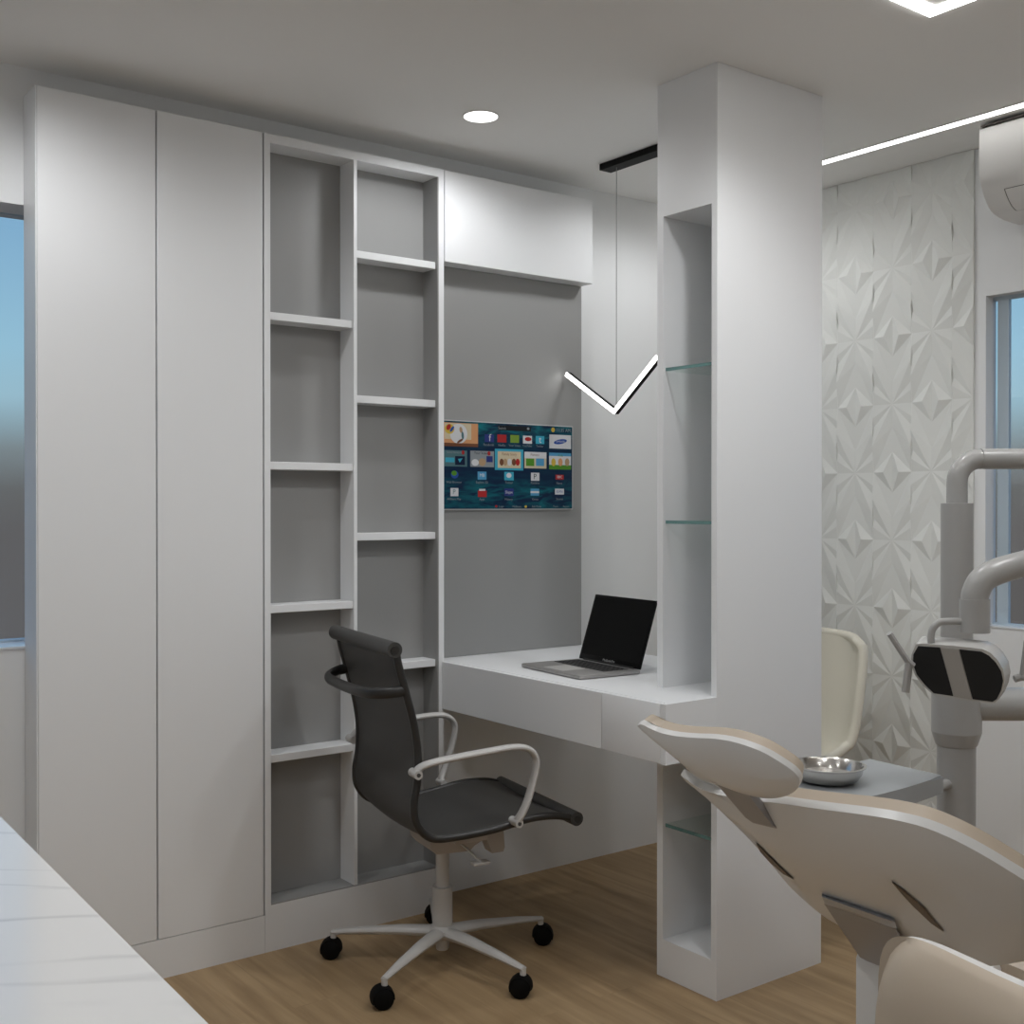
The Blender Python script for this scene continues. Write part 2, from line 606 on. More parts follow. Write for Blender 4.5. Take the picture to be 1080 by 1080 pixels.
# ---------------------------------------------------- column with niches
t = thing('display_column', 'white square floor-to-ceiling column with open glass-shelved niches', 'column', (XP0, YP0, 0))
XN = 2.62                                   # niche depth
bm = bmesh.new()
ZN0, ZN1 = 0.1035, 2.0890
bx(bm, XN, XP1, YP0, YP1, 0, ZC - 0.0005)
bx(bm, XP0, XN, YP0, YP0 + 0.0195, 0, ZC - 0.0005)
bx(bm, XP0, XN, YP1 - 0.0225, YP1, 0, ZC - 0.0005)
bx(bm, XP0, XN, YP0 + 0.0195, YP1 - 0.0225, ZD0, ZD)
bx(bm, XP0, XN, YP0 + 0.0195, YP1 - 0.0225, ZN1, ZC - 0.0005)
bx(bm, XP0, XN, YP0 + 0.0195, YP1 - 0.0225, 0, ZN0)
obj('body', bm, M['lam'], t)
for zz in (1.6755, 1.2565, 0.4215):
    g = obj('glass_shelf', box(XP0 + 0.011, XN - 0.002, YP0 + 0.0205, YP1 - 0.0235, zz - 0.009, zz), M['shelfglass'], t)
    g['label'] = 'clear glass shelf with green edge'
    obj('front_edge', box(XP0 + 0.009, XP0 + 0.011, YP0 + 0.0205, YP1 - 0.0235, zz - 0.009, zz), M['glassedge'], g)

# --------------------------------------------------------------- television
YT = YP - 0.012
PT = YT - 0.0006
WHITE = 0


def cmat(name, col, e=0.15):
    col = tuple(c * 0.62 for c in col)
    m = mat(name, col, 0.3, spec=0.15)
    b = m.node_tree.nodes['Principled BSDF']
    b.inputs['Emission Color'].default_value = (*col[:3], 1)
    b.inputs['Emission Strength'].default_value = e
    return m


def screen_sea():
    m = bpy.data.materials.new('screen_sea_wallpaper')
    m.use_nodes = True
    nt = m.node_tree
    N, L = nt.nodes, nt.links
    b = N['Principled BSDF']
    tc = N.new('ShaderNodeTexCoord')
    mp = N.new('ShaderNodeMapping')
    mp.inputs['Scale'].default_value = (7, 1, 26)
    L.new(tc.outputs['Object'], mp.inputs['Vector'])
    n = N.new('ShaderNodeTexNoise')
    n.inputs['Scale'].default_value = 1.6
    n.inputs['Detail'].default_value = 4
    n.inputs['Distortion'].default_value = 1.2
    L.new(mp.outputs['Vector'], n.inputs['Vector'])
    sep = N.new('ShaderNodeSeparateXYZ')
    L.new(tc.outputs['Object'], sep.inputs['Vector'])
    # where the picture shows water: strong at its top and at its bottom
    rz = N.new('ShaderNodeMapRange')
    rz.inputs['From Min'].default_value = 0.0
    rz.inputs['From Max'].default_value = 0.302
    L.new(sep.outputs['Z'], rz.inputs['Value'])
    rp = N.new('ShaderNodeValToRGB')
    e = rp.color_ramp.elements
    e[0].position = 0.0
    e[0].color = (0.55, 0.55, 0.55, 1)
    e[1].position = 1.0
    e[1].color = (0.35, 0.35, 0.35, 1)
    for p, c in ((0.20, 0.8), (0.36, 0.12), (0.62, 0.06), (0.78, 0.5), (0.92, 1.0)):
        q = rp.color_ramp.elements.new(p)
        q.color = (c, c, c, 1)
    L.new(rz.outputs['Result'], rp.inputs['Fac'])
    nr = N.new('ShaderNodeMapRange')
    nr.inputs['From Min'].default_value = 0.38
    nr.inputs['From Max'].default_value = 0.72
    L.new(n.outputs['Fac'], nr.inputs['Value'])
    mu = N.new('ShaderNodeMath')
    mu.operation = 'MULTIPLY'
    L.new(rp.outputs['Color'], mu.inputs[0])
    L.new(nr.outputs['Result'], mu.inputs[1])
    mx = N.new('ShaderNodeMix')
    mx.data_type = 'RGBA'
    mx.inputs['A'].default_value = (0.004, 0.013, 0.038, 1)
    mx.inputs['B'].default_value = (0.006, 0.13, 0.15, 1)
    L.new(mu.outputs[0], mx.inputs['Factor'])
    L.new(mx.outputs['Result'], b.inputs['Base Color'])
    L.new(mx.outputs['Result'], b.inputs['Emission Color'])
    b.inputs['Emission Strength'].default_value = 0.15
    b.inputs['Roughness'].default_value = 0.3
    b.inputs['Specular IOR Level'].default_value = 0.15
    return m


SM = []                                          # material slots of the screen


def slot(name, col, e=0.15):
    SM.append(cmat('screen_' + name, col, e))
    return len(SM) - 1


SM.append(screen_sea())
c_white = slot('white', (0.75, 0.76, 0.78))
c_navy = slot('navy', (0.010, 0.018, 0.05))
c_grey = slot('grey', (0.30, 0.33, 0.35))
c_red = slot('red', (0.45, 0.03, 0.03))
c_green = slot('green', (0.22, 0.36, 0.05))
c_grass = slot('grass', (0.10, 0.30, 0.03))
c_blue = slot('blue', (0.03, 0.09, 0.38))
c_sky = slot('sky', (0.10, 0.36, 0.60))
c_cyan = slot('cyan', (0.06, 0.42, 0.58))
c_fblue = slot('violet_blue', (0.035, 0.05, 0.22))
c_peach = slot('peach', (0.72, 0.36, 0.17))
c_cream = slot('cream', (0.70, 0.60, 0.42))
c_teal = slot('teal', (0.10, 0.20, 0.22))
c_black = slot('black', (0.012, 0.013, 0.016))
c_yellow = slot('yellow', (0.70, 0.50, 0.08))
c_brown = slot('brown', (0.20, 0.08, 0.04))
c_tan = slot('sand', (0.50, 0.34, 0.20))

scr = bmesh.new()
LAY = [0]


def spt(u, v, k):
    p = on(1, PT, u, v)
    p.y = PT - 0.00012 * k
    return p


def sq(u0, v0, u1, v1, c, k=1):
    """picture rectangle given by its edges in a 1080x810 view of the screen"""
    px = lambda x: 460 + x / 6.75
    py = lambda y: 430 + y / 6.75
    xa, xb = on(1, PT, px(u0), 500).x, on(1, PT, px(u1), 500).x
    um = px((u0 + u1) / 2)
    za, zb = on(1, PT, um, py(v0)).z, on(1, PT, um, py(v1)).z
    y = PT - 0.00012 * k
    vs = [scr.verts.new(q) for q in ((xa, y, zb), (xb, y, zb), (xb, y, za), (xa, y, za))]
    f = scr.faces.new(vs)
    f.material_index = c
    return xa, xb, za, zb


def blob(u, v, ru, rv, c, k=2, n=18, rot=0.0):
    px = lambda x: 460 + x / 6.75
    py = lambda y: 430 + y / 6.75
    p = on(1, PT, px(u), py(v))
    s = abs(on(1, PT, px(u + 10), 500).x - on(1, PT, px(u), 500).x) / 10
    s2 = abs(on(1, PT, px(u), py(v)).z - on(1, PT, px(u), py(v + 10)).z) / 10
    vs = []
    for i in range(n):
        a = 2 * PI * i / n
        x, z = ru * s * math.cos(a), rv * s2 * math.sin(a)
        vs.append(scr.verts.new((p.x + x * math.cos(rot) - z * math.sin(rot), PT - 0.00012 * k, p.z + x * math.sin(rot) + z * math.cos(rot))))
    scr.faces.new(vs).material_index = c


def text_bm(body, size, align='CENTER'):
    cu = bpy.data.curves.new('t', 'FONT')
    cu.body = body
    cu.size = size
    cu.align_x = align
    cu.align_y = 'CENTER'
    cu.resolution_u = 2
    ob = bpy.data.objects.new('t', cu)
    COL.objects.link(ob)
    dg = bpy.context.evaluated_depsgraph_get()
    me = bpy.data.meshes.new_from_object(ob.evaluated_get(dg))
    bpy.data.objects.remove(ob)
    bpy.data.curves.remove(cu)
    b = bmesh.new()
    b.from_mesh(me)
    bpy.data.meshes.remove(me)
    return b


def word(body, u, v, h, c, k=3, sx=1.0):
    px = lambda x: 460 + x / 6.75
    py = lambda y: 430 + y / 6.75
    p = on(1, PT, px(u), py(v))
    s2 = abs(on(1, PT, px(u), py(v)).z - on(1, PT, px(u), py(v + 10)).z) / 10
    b = text_bm(body, h * s2)
    vm = {}
    for q in b.verts:
        vm[q] = scr.verts.new((p.x + q.co.x * sx, PT - 0.00012 * k, p.z + q.co.y))
    for f in b.faces:
        try:
            scr.faces.new([vm[q] for q in f.verts]).material_index = c
        except ValueError:
            pass
    b.free()


TX0, TX1 = 2.095, on(1, PT, 603.5, 500).x
tz = lambda u, v: on(1, PT, u, v).z
TZ1, TZ0 = tz(536, 447.0), tz(536, 536.6)
vs = [scr.verts.new(q) for q in ((TX0, PT, TZ0), (TX1, PT, TZ0), (TX1, PT, TZ1), (TX0, PT, TZ1))]
scr.faces.new(vs).material_index = 0
# big picture tile: jumping figure before an orange sky
sq(20, 108, 298, 270, c_peach)
sq(60, 112, 250, 225, c_cream, 2)
blob(160, 185, 62, 72, c_white, 3)
blob(95, 150, 34, 36, c_yellow, 4)
blob(88, 138, 14, 24, c_red, 5, rot=-.6)
blob(112, 152, 9, 26, c_blue, 6, rot=-.7)
blob(176, 158, 11, 22, c_tan, 5, rot=.2)
blob(188, 198, 9, 28, c_teal, 6, rot=.1)
blob(170, 236, 24, 9, c_brown, 5, rot=.5)
sq(20, 252, 298, 276, c_brown, 4)
# search bar and status marks
sq(440, 130, 675, 165, c_black)
word('Search', 470, 146, 26, c_grey)
blob(655, 150, 9, 9, c_grey, 3)
blob(832, 158, 13, 17, c_yellow, 3)
word('11:35 AM', 905, 162, 34, c_grey)
# first row of icons
sq(345, 190, 412, 245, c_fblue)
word('f', 382, 216, 72, c_white)
word('Facebook', 374, 264, 24, c_grey)
sq(436, 192, 500, 247, c_red)
word('Netflix', 468, 268, 24, c_grey)
sq(528, 195, 590, 250, c_green)
word('Your Video', 558, 270, 22, c_grey)
sq(618, 200, 682, 256, c_white)
blob(655, 224, 24, 15, c_red, 2)
word('YouTube', 648, 272, 22, c_grey)
sq(708, 202, 770, 258, c_cyan)
word('t', 740, 229, 70, c_white)
word('Twitter', 738, 275, 22, c_grey)
sq(806, 194, 960, 292, c_white)
blob(884, 242, 47, 17, c_blue, 2, 28, rot=.16)
word('SAMSUNG', 884, 242, 18, c_white, 4)
# second row
sq(20, 303, 220, 418, c_teal)
word('Social Networks', 130, 318, 20, c_grey, 3)
sq(66, 355, 130, 388, c_cyan, 2)
sq(135, 345, 205, 408, c_navy, 2)
blob(170, 372, 20, 18, c_cyan, 3, 3, rot=.52)
blob(191, 319, 11, 15, c_red, 3)
sq(243, 308, 412, 422, c_grey)
word('Your Video', 320, 324, 26, c_black)
blob(376, 326, 11, 15, c_red, 3)
blob(278, 390, 26, 24, c_white, 2)
blob(328, 388, 25, 28, c_tan, 2)
sq(358, 345, 402, 388, c_fblue, 2)
sq(418, 295, 620, 445, c_cyan)
sq(438, 312, 602, 430, c_cream, 2)
word('Family Story', 520, 332, 26, c_brown)
for q, cc in ((466, c_brown), (492, c_tan), (522, c_white), (553, c_brown), (580, c_red)):
    blob(q, 388, 15, 25, cc, 3)
sq(628, 316, 785, 432, c_cream)
sq(628, 316, 785, 360, c_white, 2)
word('Fitness', 702, 336, 28, c_brown)
sq(640, 362, 698, 415, c_grass, 3)
sq(710, 362, 768, 415, c_sky, 3)
sq(804, 322, 960, 440, c_sky)
sq(804, 345, 960, 410, c_white, 2)
sq(804, 408, 960, 440, c_grass, 3)
for q, cc in ((835, c_yellow), (884, c_peach), (932, c_tan)):
    blob(q, 388, 16, 28, cc, 4)
word('Kids', 885, 340, 26, c_grass, 4)
# third row
blob(132, 476, 27, 28, c_blue, 1)
blob(128, 466, 20, 18, c_grass, 2)
word('Web Browser', 127, 530, 23, c_grey)
sq(295, 455, 358, 512, c_sky)
word('MB', 327, 482, 34, c_white)
word('Explore 3D', 326, 532, 23, c_grey)
sq(485, 457, 552, 517, c_cyan)
blob(518, 482, 18, 18, c_white, 2)
word('Twitter', 518, 534, 23, c_grey)
sq(675, 463, 735, 520, c_white)
word('P', 703, 492, 56, c_black)
word('Pandora', 704, 536, 23, c_grey)
sq(850, 478, 908, 512, c_red)
word('BBC', 879, 494, 26, c_white)
word('News', 877, 538, 23, c_grey)
# fourth row
sq(102, 572, 158, 630, c_white)
word('P', 128, 600, 50, c_teal)
word('AllShare Play', 127, 650, 23, c_grey)
sq(297, 590, 360, 636, c_red)
sq(306, 578, 350, 592, c_white, 2)
word('Apps', 326, 652, 23, c_grey)
sq(485, 575, 552, 628, c_fblue)
word('Skype', 518, 602, 28, c_white)
word('History', 516, 652, 23, c_grey)
sq(672, 577, 733, 626, c_sky)
sq(672, 594, 733, 608, c_white, 2)
word('Vimeo', 704, 652, 23, c_grey)
sq(846, 577, 910, 618, c_white)
word('ESPN', 878, 598, 26, c_blue)
word('Scores', 878, 650, 23, c_grey)
blob(428, 702, 9, 9, c_red, 2)
word('Login', 465, 704, 20, c_grey)
word('Wallpaper', 575, 704, 20, c_grey)
blob(638, 704, 9, 9, c_yellow, 2)
word('Edit Mode', 715, 704, 20, c_grey)
word('Tools', 850, 704, 20, c_grey)
word('Return', 925, 704, 20, c_grey)

t = thing('television', 'wall-mounted flat television showing a blue app menu on its screen', 'television', ((TX0 + TX1) / 2, YP, TZ0))
obj('cabinet', box(TX0 - 0.003, TX1 + 0.003, YT, YP - 0.0005, TZ0 - 0.003, TZ1 + 0.003), mat('television_silver_rim', (0.55, 0.55, 0.55), 0.35, spec=0.5), t)
obj('screen', scr, SM, t, fix=False, ang=1)

# ----------------------------------------------------------------- laptop
ang = math.radians(-95.0)            # front edge direction, left to right of the user
o2 = Vector((2.169, 2.693))
t = thing('laptop', 'open silver laptop with black screen on the white desk', 'laptop', (o2.x, o2.y, ZD + 0.0004), ang)
LW, LD = 0.312, 0.222                                  # local x along the front edge, +y away from the user
bm = bmesh.new()
bx(bm, -LW / 2, LW / 2, 0, LD, 0.001, 0.0125, 0.004, 2)
b_ = obj('base', bm, M['lapalu'], t, local=True)
bm = bmesh.new()
for r in range(5):
    n_ = 13
    for k in range(n_):
        x0 = -0.132 + k * 0.264 / n_
        bx(bm, x0, x0 + 0.264 / n_ * .74, 0.108 + r * 0.0190, 0.108 + r * 0.0190 + 0.0140, 0.0122, 0.0138)
obj('keyboard', bm, M['key'], t, local=True)
obj('touchpad', box(-0.052, 0.052, 0.014, 0.095, 0.0122, 0.0131), M['lappad'], t, local=True)
# lid leans back
LH, LA = 0.212, math.radians(18)
lid = Matrix.Translation((0, LD - 0.004, 0.0135)) @ Matrix.Rotation(-LA, 4, 'X')


def lidbox(x0, x1, y0, y1, z0, z1, bev=0):
    b = box(x0, x1, y0, y1, z0, z1, bev)
    bmesh.ops.transform(b, matrix=lid, verts=b.verts)
    return b


l_ = obj('lid', lidbox(-LW / 2, LW / 2, 0, 0.006, 0, LH, 0.0025), M['lapscreen'], t, local=True)
obj('display', lidbox(-LW / 2 + 0.010, LW / 2 - 0.010, -0.0006, 0.0002, 0.017, LH - 0.009), mat('display_off', (0.004, 0.004, 0.004), 0.35, spec=0.15), l_, local=True)
tb = text_bm('MacBook Pro', 0.011)
bmesh.ops.transform(tb, matrix=lid @ Matrix.Translation((0, -0.0009, 0.0085)) @ Matrix.Rotation(PI / 2, 4, 'X'), verts=tb.verts)
obj('lettering', tb, M['logo'], l_, local=True, fix=False)
obj('hinge', tube(bmesh.new(), [(-LW / 2 + 0.03, LD - 0.004, 0.013), (LW / 2 - 0.03, LD - 0.004, 0.013)], 0.004, 10), M['key'], t, local=True)

# ------------------------------------------------------------ office chair
CH = thing('office_chair', 'grey leatherette swivel office chair with white arms at the desk', 'chair', (1.819, 2.74, 0), math.radians(-10))
W = 0.226
prof = spline([(-.228, .928), (-.222, .89), (-.200, .81), (-.180, .735), (-.168, .655), (-.170, .58), (-.179, .525), (-.172, .474), (-.132, .431), (-.062, .424), (.050, .430), (.160, .446), (.240, .444), (.292, .432)] if False else
              [Vector(p) for p in [(-.228, 0, .928), (-.222, 0, .89), (-.200, 0, .81), (-.180, 0, .735), (-.168, 0, .655), (-.170, 0, .58), (-.179, 0, .525), (-.172, 0, .474), (-.132, 0, .431), (-.062, 0, .424), (.050, 0, .430), (.160, 0, .446), (.240, 0, .444), (.292, 0, .432)]], 5)


def normals(ps):
    out = []
    for i, p in enumerate(ps):
        tg = (ps[min(i + 1, len(ps) - 1)] - ps[max(i - 1, 0)]).normalized()
        out.append(Vector((tg.z, 0, -tg.x)))           # points to the sitter's outside (back / under)
    return out


nr = normals(prof)
if nr[0].x > 0:
    nr = [-q for q in nr]
S_ = [-1, -.75, -.5, -.25, 0, .25, .5, .75, 1]
r1 = [[p + Vector((0, W * s * .97, 0)) + q * (0.004 + 0.010 * (1 - s * s)) for s in S_] for p, q in zip(prof, nr)]
r2 = [[p + Vector((0, W * s * .97, 0)) + q * (-0.005 + 0.010 * (1 - s * s)) for s in S_] for p, q in zip(prof, nr)]
bm = bmesh.new()
slab_from(bm, r1, r2)
obj('sling_seat_and_back', bm, M['mesh'], CH, local=True, ang=60)
for s in (-1, 1):
    bm = bmesh.new()
    tube(bm, [p + Vector((0, s * W, 0)) for p in prof], 0.0105, 12)
    obj('side_rail', bm, M['rail'], CH, local=True)
for p, r, nm in (((-.236, .928), .0205, 'top_roll'), ((.302, .430), .0195, 'front_roll')):
    bm = bmesh.new()
    tube(bm, [(p[0], -W - .012, p[1]), (p[0], W + .012, p[1])], r, 20)
    q = obj(nm, bm, M['mesh'], CH, local=True)
    for s in (-1, 1):
        bm = bmesh.new()
        tube(bm, [(p[0], s * (W + .0121), p[1]), (p[0], s * (W + .0145), p[1])], r * .55, 16)
        obj('end_cap', bm, M['rail'], q, local=True)
bm = bmesh.new()
hp = spline([(-.203, -W, .822), (-.235, -W + .006, .818), (-.272, -W + .045, .813), (-.293, -W * .55, .812), (-.300, 0, .812), (-.293, W * .55, .812), (-.272, W - .045, .813), (-.235, W - .006, .818), (-.203, W, .822)], 6)
tube(bm, hp, 0.013, 12, flat=(0.8, 1.15), up=(0, 0, 1))
obj('back_handle', bm, M['rail'], CH, local=True)
for s in (-1, 1):
    y = s * (W + .040)
    bm = bmesh.new()
    ap = spline([(-.186, y - s * .020, .606), (-.172, y - s * .014, .624), (-.140, y, .637), (-.070, y, .644), (.010, y, .650), (.085, y, .654), (.128, y, .648), (.153, y, .628), (.158, y, .600), (.146, y, .548), (.126, y, .494), (.110, y - s * .006, .462), (.104, y - s * .016, .446)], 5)
    tube(bm, ap, 0.0105, 14, flat=(.85, 1.45), up=(0, 1, 0))
    for px_, pz_ in ((-.184, .609), (.106, .449)):
        tube(bm, [(px_, s * W, pz_), (px_, s * (W + .045), pz_)], 0.0115, 16)
    a_ = obj('armrest', bm, M['alu'], CH, local=True)
    bm = bmesh.new()
    for px_, pz_ in ((-.184, .609), (.106, .449)):
        bm = bmesh.new()
        tube(bm, [(px_, s * (W + .0448), pz_), (px_, s * (W + .0462), pz_)], 0.0055, 12)
        obj('screw', bm, M['screw'], a_, local=True)
# mechanism under the seat
bm = bmesh.new()
P_ = [(-.068, .413), (-.068, .356), (-.050, .336), (.050, .332), (.066, .346), (.150, .384), (.205, .414), (.205, .434), (.10, .424), (.02, .415)]
prism(bm, P_, -.075, .075, axis=1)
bx(bm, -.05, .05, -.2, .2, .395, .412, .003, 1)
bx(bm, .105, .140, -.2, .2, .418, .432, .003, 1)
prism(bm, [(.085, .385), (.145, .395), (.150, .335), (.145, .323), (.110, .323)], -.095, -.05, axis=1)
obj('tilt_mechanism', bm, M['mech'], CH, local=True)
bm = bmesh.new()
tube(bm, [(.015, -.05, .366), (.030, -.13, .345), (.040, -.165, .328)], .0035, 8)
bx(bm, .015, .065, -.180, -.150, .322, .330, .003, 2)
obj('lever', bm, M['alu'], CH, local=True)
bm = bmesh.new()
lathe(bm, [(.027, .350), (.027, .332), (.019, .326), (.019, .218)], n=28)
o = obj('gas_lift', bm, M['alu'], CH, local=True)
bm = bmesh.new()
lathe(bm, [(.0285, .220), (.0285, .105)], n=28)
lathe(bm, [(.0290, .112), (.034, .108), (.040, .100), (.036, .082), (.022, .072), (.018, .045), (.016, .041)], n=28)
obj('column_sleeve', bm, M['alu'], CH, local=True)
ci = WM[CH.name].inverted()
for wx, wy, sw in ((1.586, 2.967, 2.67), (1.521, 2.579, 3.0), (1.862, 2.445, 2.5), (2.154, 2.684, -.47), (1.972, 3.027, -.35)):
    d_ = (ci @ Vector((wx, wy, 0)))
    a_ = math.atan2(d_.y, d_.x)
    dv = Vector((math.cos(a_), math.sin(a_), 0))
    R_ = .318
    bm = bmesh.new()
    tube(bm, [dv * .020 + Vector((0, 0, .092)), dv * .12 + Vector((0, 0, .091)), dv * .24 + Vector((0, 0, .083)), dv * (R_ + .004) + Vector((0, 0, .0745))], [.024, .020, .0145, .0095], 14, flat=(1, .72))
    tube(bm, [dv * R_ + Vector((0, 0, .078)), dv * R_ + Vector((0, 0, .050))], .0085, 12)
    obj('base_leg', bm, M['alu'], CH, local=True)
    # twin wheel caster, trailing a little to one side
    fv, sv = Vector((math.cos(sw), math.sin(sw), 0)), Vector((-math.sin(sw), math.cos(sw), 0))
    cc = dv * R_ + fv * .006 + Vector((0, 0, .0278))
    bm = bmesh.new()
    rows = []
    for k in range(11):
        th = -.35 + k / 10 * (PI + .45)
        rows.append([cc + fv * (math.cos(th) * r_) + Vector((0, 0, math.sin(th) * r_)) + sv * w_ for r_, w_ in ((.0292, -.021), (.0312, -.012), (.0318, 0), (.0312, .012), (.0292, .021))])
    rows2 = [[cc + (p - cc) * .86 for p in r] for r in rows]
    slab_from(bm, rows, rows2)
    tube(bm, [dv * R_ + Vector((0, 0, .058)), dv * R_ + Vector((0, 0, .042))], .009, 10)
    k_ = obj('caster', bm, M['caster'], CH, local=True, ang=50)
    for s in (-1, 1):
        bm = bmesh.new()
        tube(bm, [cc + sv * (s * .004), cc + sv * (s * .007), cc + sv * (s * .019), cc + sv * (s * .022)], [.024, .0275, .0275, .023], 24)
        obj('wheel', bm, M['caster'], k_, local=True)

# ------------------------------------------------------------ dental chair
DO = Vector((1.162, 1.0025, 0))
DRZ = math.radians(-1.0)
DC = thing('dental_chair', 'reclined tan and white dental chair seen from behind its headrest', 'dental chair', (DO.x, DO.y, 0), DRZ)
SS = [-1 + 2 * j / 36 for j in range(37)]


class Leaf:
    """padded plate: outline in a tilted plane, domed shell behind, cushion in front"""

    def __init__(self, centre, back, outline):
        self.c0 = WM[DC.name] @ Vector(centre)
        self.n = (WM[DC.name].to_3x3() @ Vector(back)).normalized()
        r0 = [self.hit(u, v) for u, v in outline]
        r0 = spline(r0 + [r0[0]], 3)[:-1]
        self.ring = r0
        self.c = sum(r0, Vector()) / len(r0)
        self.e1 = (r0[0] - self.c).normalized()
        self.e2 = self.n.cross(self.e1).normalized()
        self.h = 0.0
        self.reach = max(min((p - q).length for q in r0[::2]) for p in [self.c]) * 1.05

    def hit(self, u, v, off=0.0):
        r = FW + RT * ((u - 540) / FPX) + UP * ((540 - v) / FPX)
        return EYEV + r * ((self.c0 + self.n * off - EYEV).dot(self.n) / r.dot(self.n))

    def swell(self, p):
        """0 at the outline, 1 well inside: how far the dome has risen"""
        d = 9.0
        for a, b in zip(self.ring, self.ring[1:] + self.ring[:1]):
            ab = b - a
            t = max(0.0, min(1.0, (p - a).dot(ab) / ab.length_squared))
            d = min(d, (p - a - ab * t).length)
        return 1 - (1 - min(1.0, d / self.reach)) ** 2

    def dome(self, bm, h0, h1, sc0):
        loops = []
        for t in (1, .985, .96, .92, .86, .78, .68, .57, .45, .33, .2, .08):
            lp = []
            for p in self.ring:
                q = self.c + (p - self.c) * t
                lp.append(bm.verts.new(self.c + (p - self.c) * (t * sc0) - self.n * (h0 + (h1 - h0) * self.swell(q))))
            loops.append(lp)
        for a, b in zip(loops, loops[1:]):
            for k in range(len(a)):
                j = (k + 1) % len(a)
                bm.faces.new((a[k], a[j], b[j], b[k]))
        bm.faces.new(loops[-1])
        return loops[0]

    def solid(self, a, b):
        bm = bmesh.new()
        l1, l2 = self.dome(bm, *a), self.dome(bm, *b)
        for k in range(len(l1)):
            j = (k + 1) % len(l1)
            bm.faces.new((l1[k], l1[j], l2[j], l2[k]))
        return bm

    def skin(self, u, v, off=0.0):
        """point of the domed back seen at (u, v), lifted by off"""
        p = self.hit(u, v)
        for _ in range(6):
            q = p - self.n * (p - self.c).dot(self.n)
            p = self.hit(u, v, self.h * self.swell(q) + off)
        return p


B_OUT = [(718, 817.5), (727, 824), (740, 832.5), (760, 838.5), (780, 842), (800, 845), (820, 847), (845, 850.5), (868, 853.8), (893, 857), (916, 860), (945, 865), (976.5, 873.2), (1008, 886.5), (1037, 902), (1061, 916.5), (1090, 935), (1120, 958), (1138, 980), (1136, 998), (1115, 1008), (1085, 1013), (1050, 1018.5), (1015, 1020), (985, 1015), (950, 1003), (915, 988), (885, 973), (855, 955), (832, 934), (812, 910), (791, 886), (771, 866), (752, 848), (736, 834), (722, 823)]
BK = Leaf((.13, 0, .80), (-.63, 0, -.777), B_OUT)
BK.h = .026
BS = obj('backrest_shell', BK.solid((0, -.026, 1.0), (.0105, .003, 1.0)), M['shell'], DC, ang=50)
obj('backrest_cushion', BK.solid((.0108, .0035, .988), (.026, .034, .972)), M['tan'], DC, ang=60)
# two slits either side of the spine; dark plates paint the shade inside them
slitm = mat('slit_shadow_brown', (0.16, 0.12, 0.085), 0.6)
for P_s in ([(797, 889), (806, 898), (820, 912), (836, 927), (826, 922), (812, 910), (802, 899)],
            [(940, 930), (955, 941), (975, 958), (995, 983), (982, 974), (964, 957), (951, 943)]):
    bm = bmesh.new()
    fa = [bm.verts.new(BK.skin(u, v, .0022)) for u, v in P_s]
    fb = [bm.verts.new(BK.skin(u, v, -.003)) for u, v in P_s]
    bm.faces.new(fa)
    bm.faces.new(fb[::-1])
    for i in range(len(fa)):
        j = (i + 1) % len(fa)
        bm.faces.new((fa[i], fa[j], fb[j], fb[i]))
    obj('slit', bm, slitm, BS)
# bracket below the backrest and pedestal
bm = bmesh.new()
vt = [bm.verts.new(BK.skin(u, v, o_)) for u, v, o_ in ((869, 953, .006), (945, 980, .006), (955, 992, -.006), (885, 968, -.006))]
wm_ = WM[DC.name]
vb = [bm.verts.new(wm_ @ Vector(p)) for p in ((.272, .055, .634), (.272, -.055, .634), (.345, -.045, .590), (.345, .045, .590))]
bm.faces.new(vt)
bm.faces.new(vb[::-1])
for i in range(4):
    j = (i + 1) % 4
    bm.faces.new((vt[i], vb[i], vb[j], vt[j]))
BB = obj('backrest_bracket', bm, M['steelblue'], DC)
bm = bmesh.new()
fa = [bm.verts.new(BK.skin(u, v, .007)) for u, v in ((867, 946), (944, 973), (946, 980), (870, 953))]
fb = [bm.verts.new(BK.skin(u, v, -.003)) for u, v in ((866, 941), (943, 967), (946, 980), (870, 953))]
bm.faces.new(fa)
bm.faces.new(fb[::-1])
for i in range(4):
    j = (i + 1) % 4
    bm.faces.new((fa[i], fa[j], fb[j], fb[i]))
obj('lip', bm, mat('bracket_lip_lit_blue', (0.42, 0.44, 0.48), 0.3), BB)  # lighter blue tint paints window light reflected by the bracket's top edge
bm = bmesh.new()
bx(bm, .285, .56, -.076, .076, .06, .632, .008, 2)
bx(bm, .20, .95, -.16, .16, 0, .06, .012, 2)
obj('pedestal', bm, M['shell'], DC, local=True)
# seat and leg rest
seat_c = [(.425, .634), (.48, .628), (.56, .632), (.64, .640), (.72, .650), (.80, .648), (.95, .60), (1.15, .53), (1.40, .47)]
bm = bmesh.new()
ro, ri = [], []
for a, z in [(p.x, p.z) for p in spline([Vector((a, 0, z)) for a, z in seat_c], 4)]:
    wd = .222 - .05 * max(0, a - .8) / .6 - .045 * max(0, .52 - a) / .1
    ro.append([Vector((a, wd * s, z - .028 * abs(s) ** 6)) for s in SS])
    ri.append([Vector((a, wd * s * .98, z - .046)) for s in SS])
slab_from(bm, ro, ri)
obj('seat_cushion', bm, M['tan'], DC, local=True, ang=60)
bm = bmesh.new()
ro = [[p + Vector((0, 0, -.001 if False else 0)) for p in r] for r in ri]
ro = [[Vector((p.x, p.y * .97, p.z - .001)) for p in r] for r in ri]
rj = [[Vector((p.x + .04, p.y * .70, p.z - .025)) for p in r] for r in ri]
slab_from(bm, ro, rj)
obj('seat_shell', bm, M['shell'], DC, local=True, ang=60)
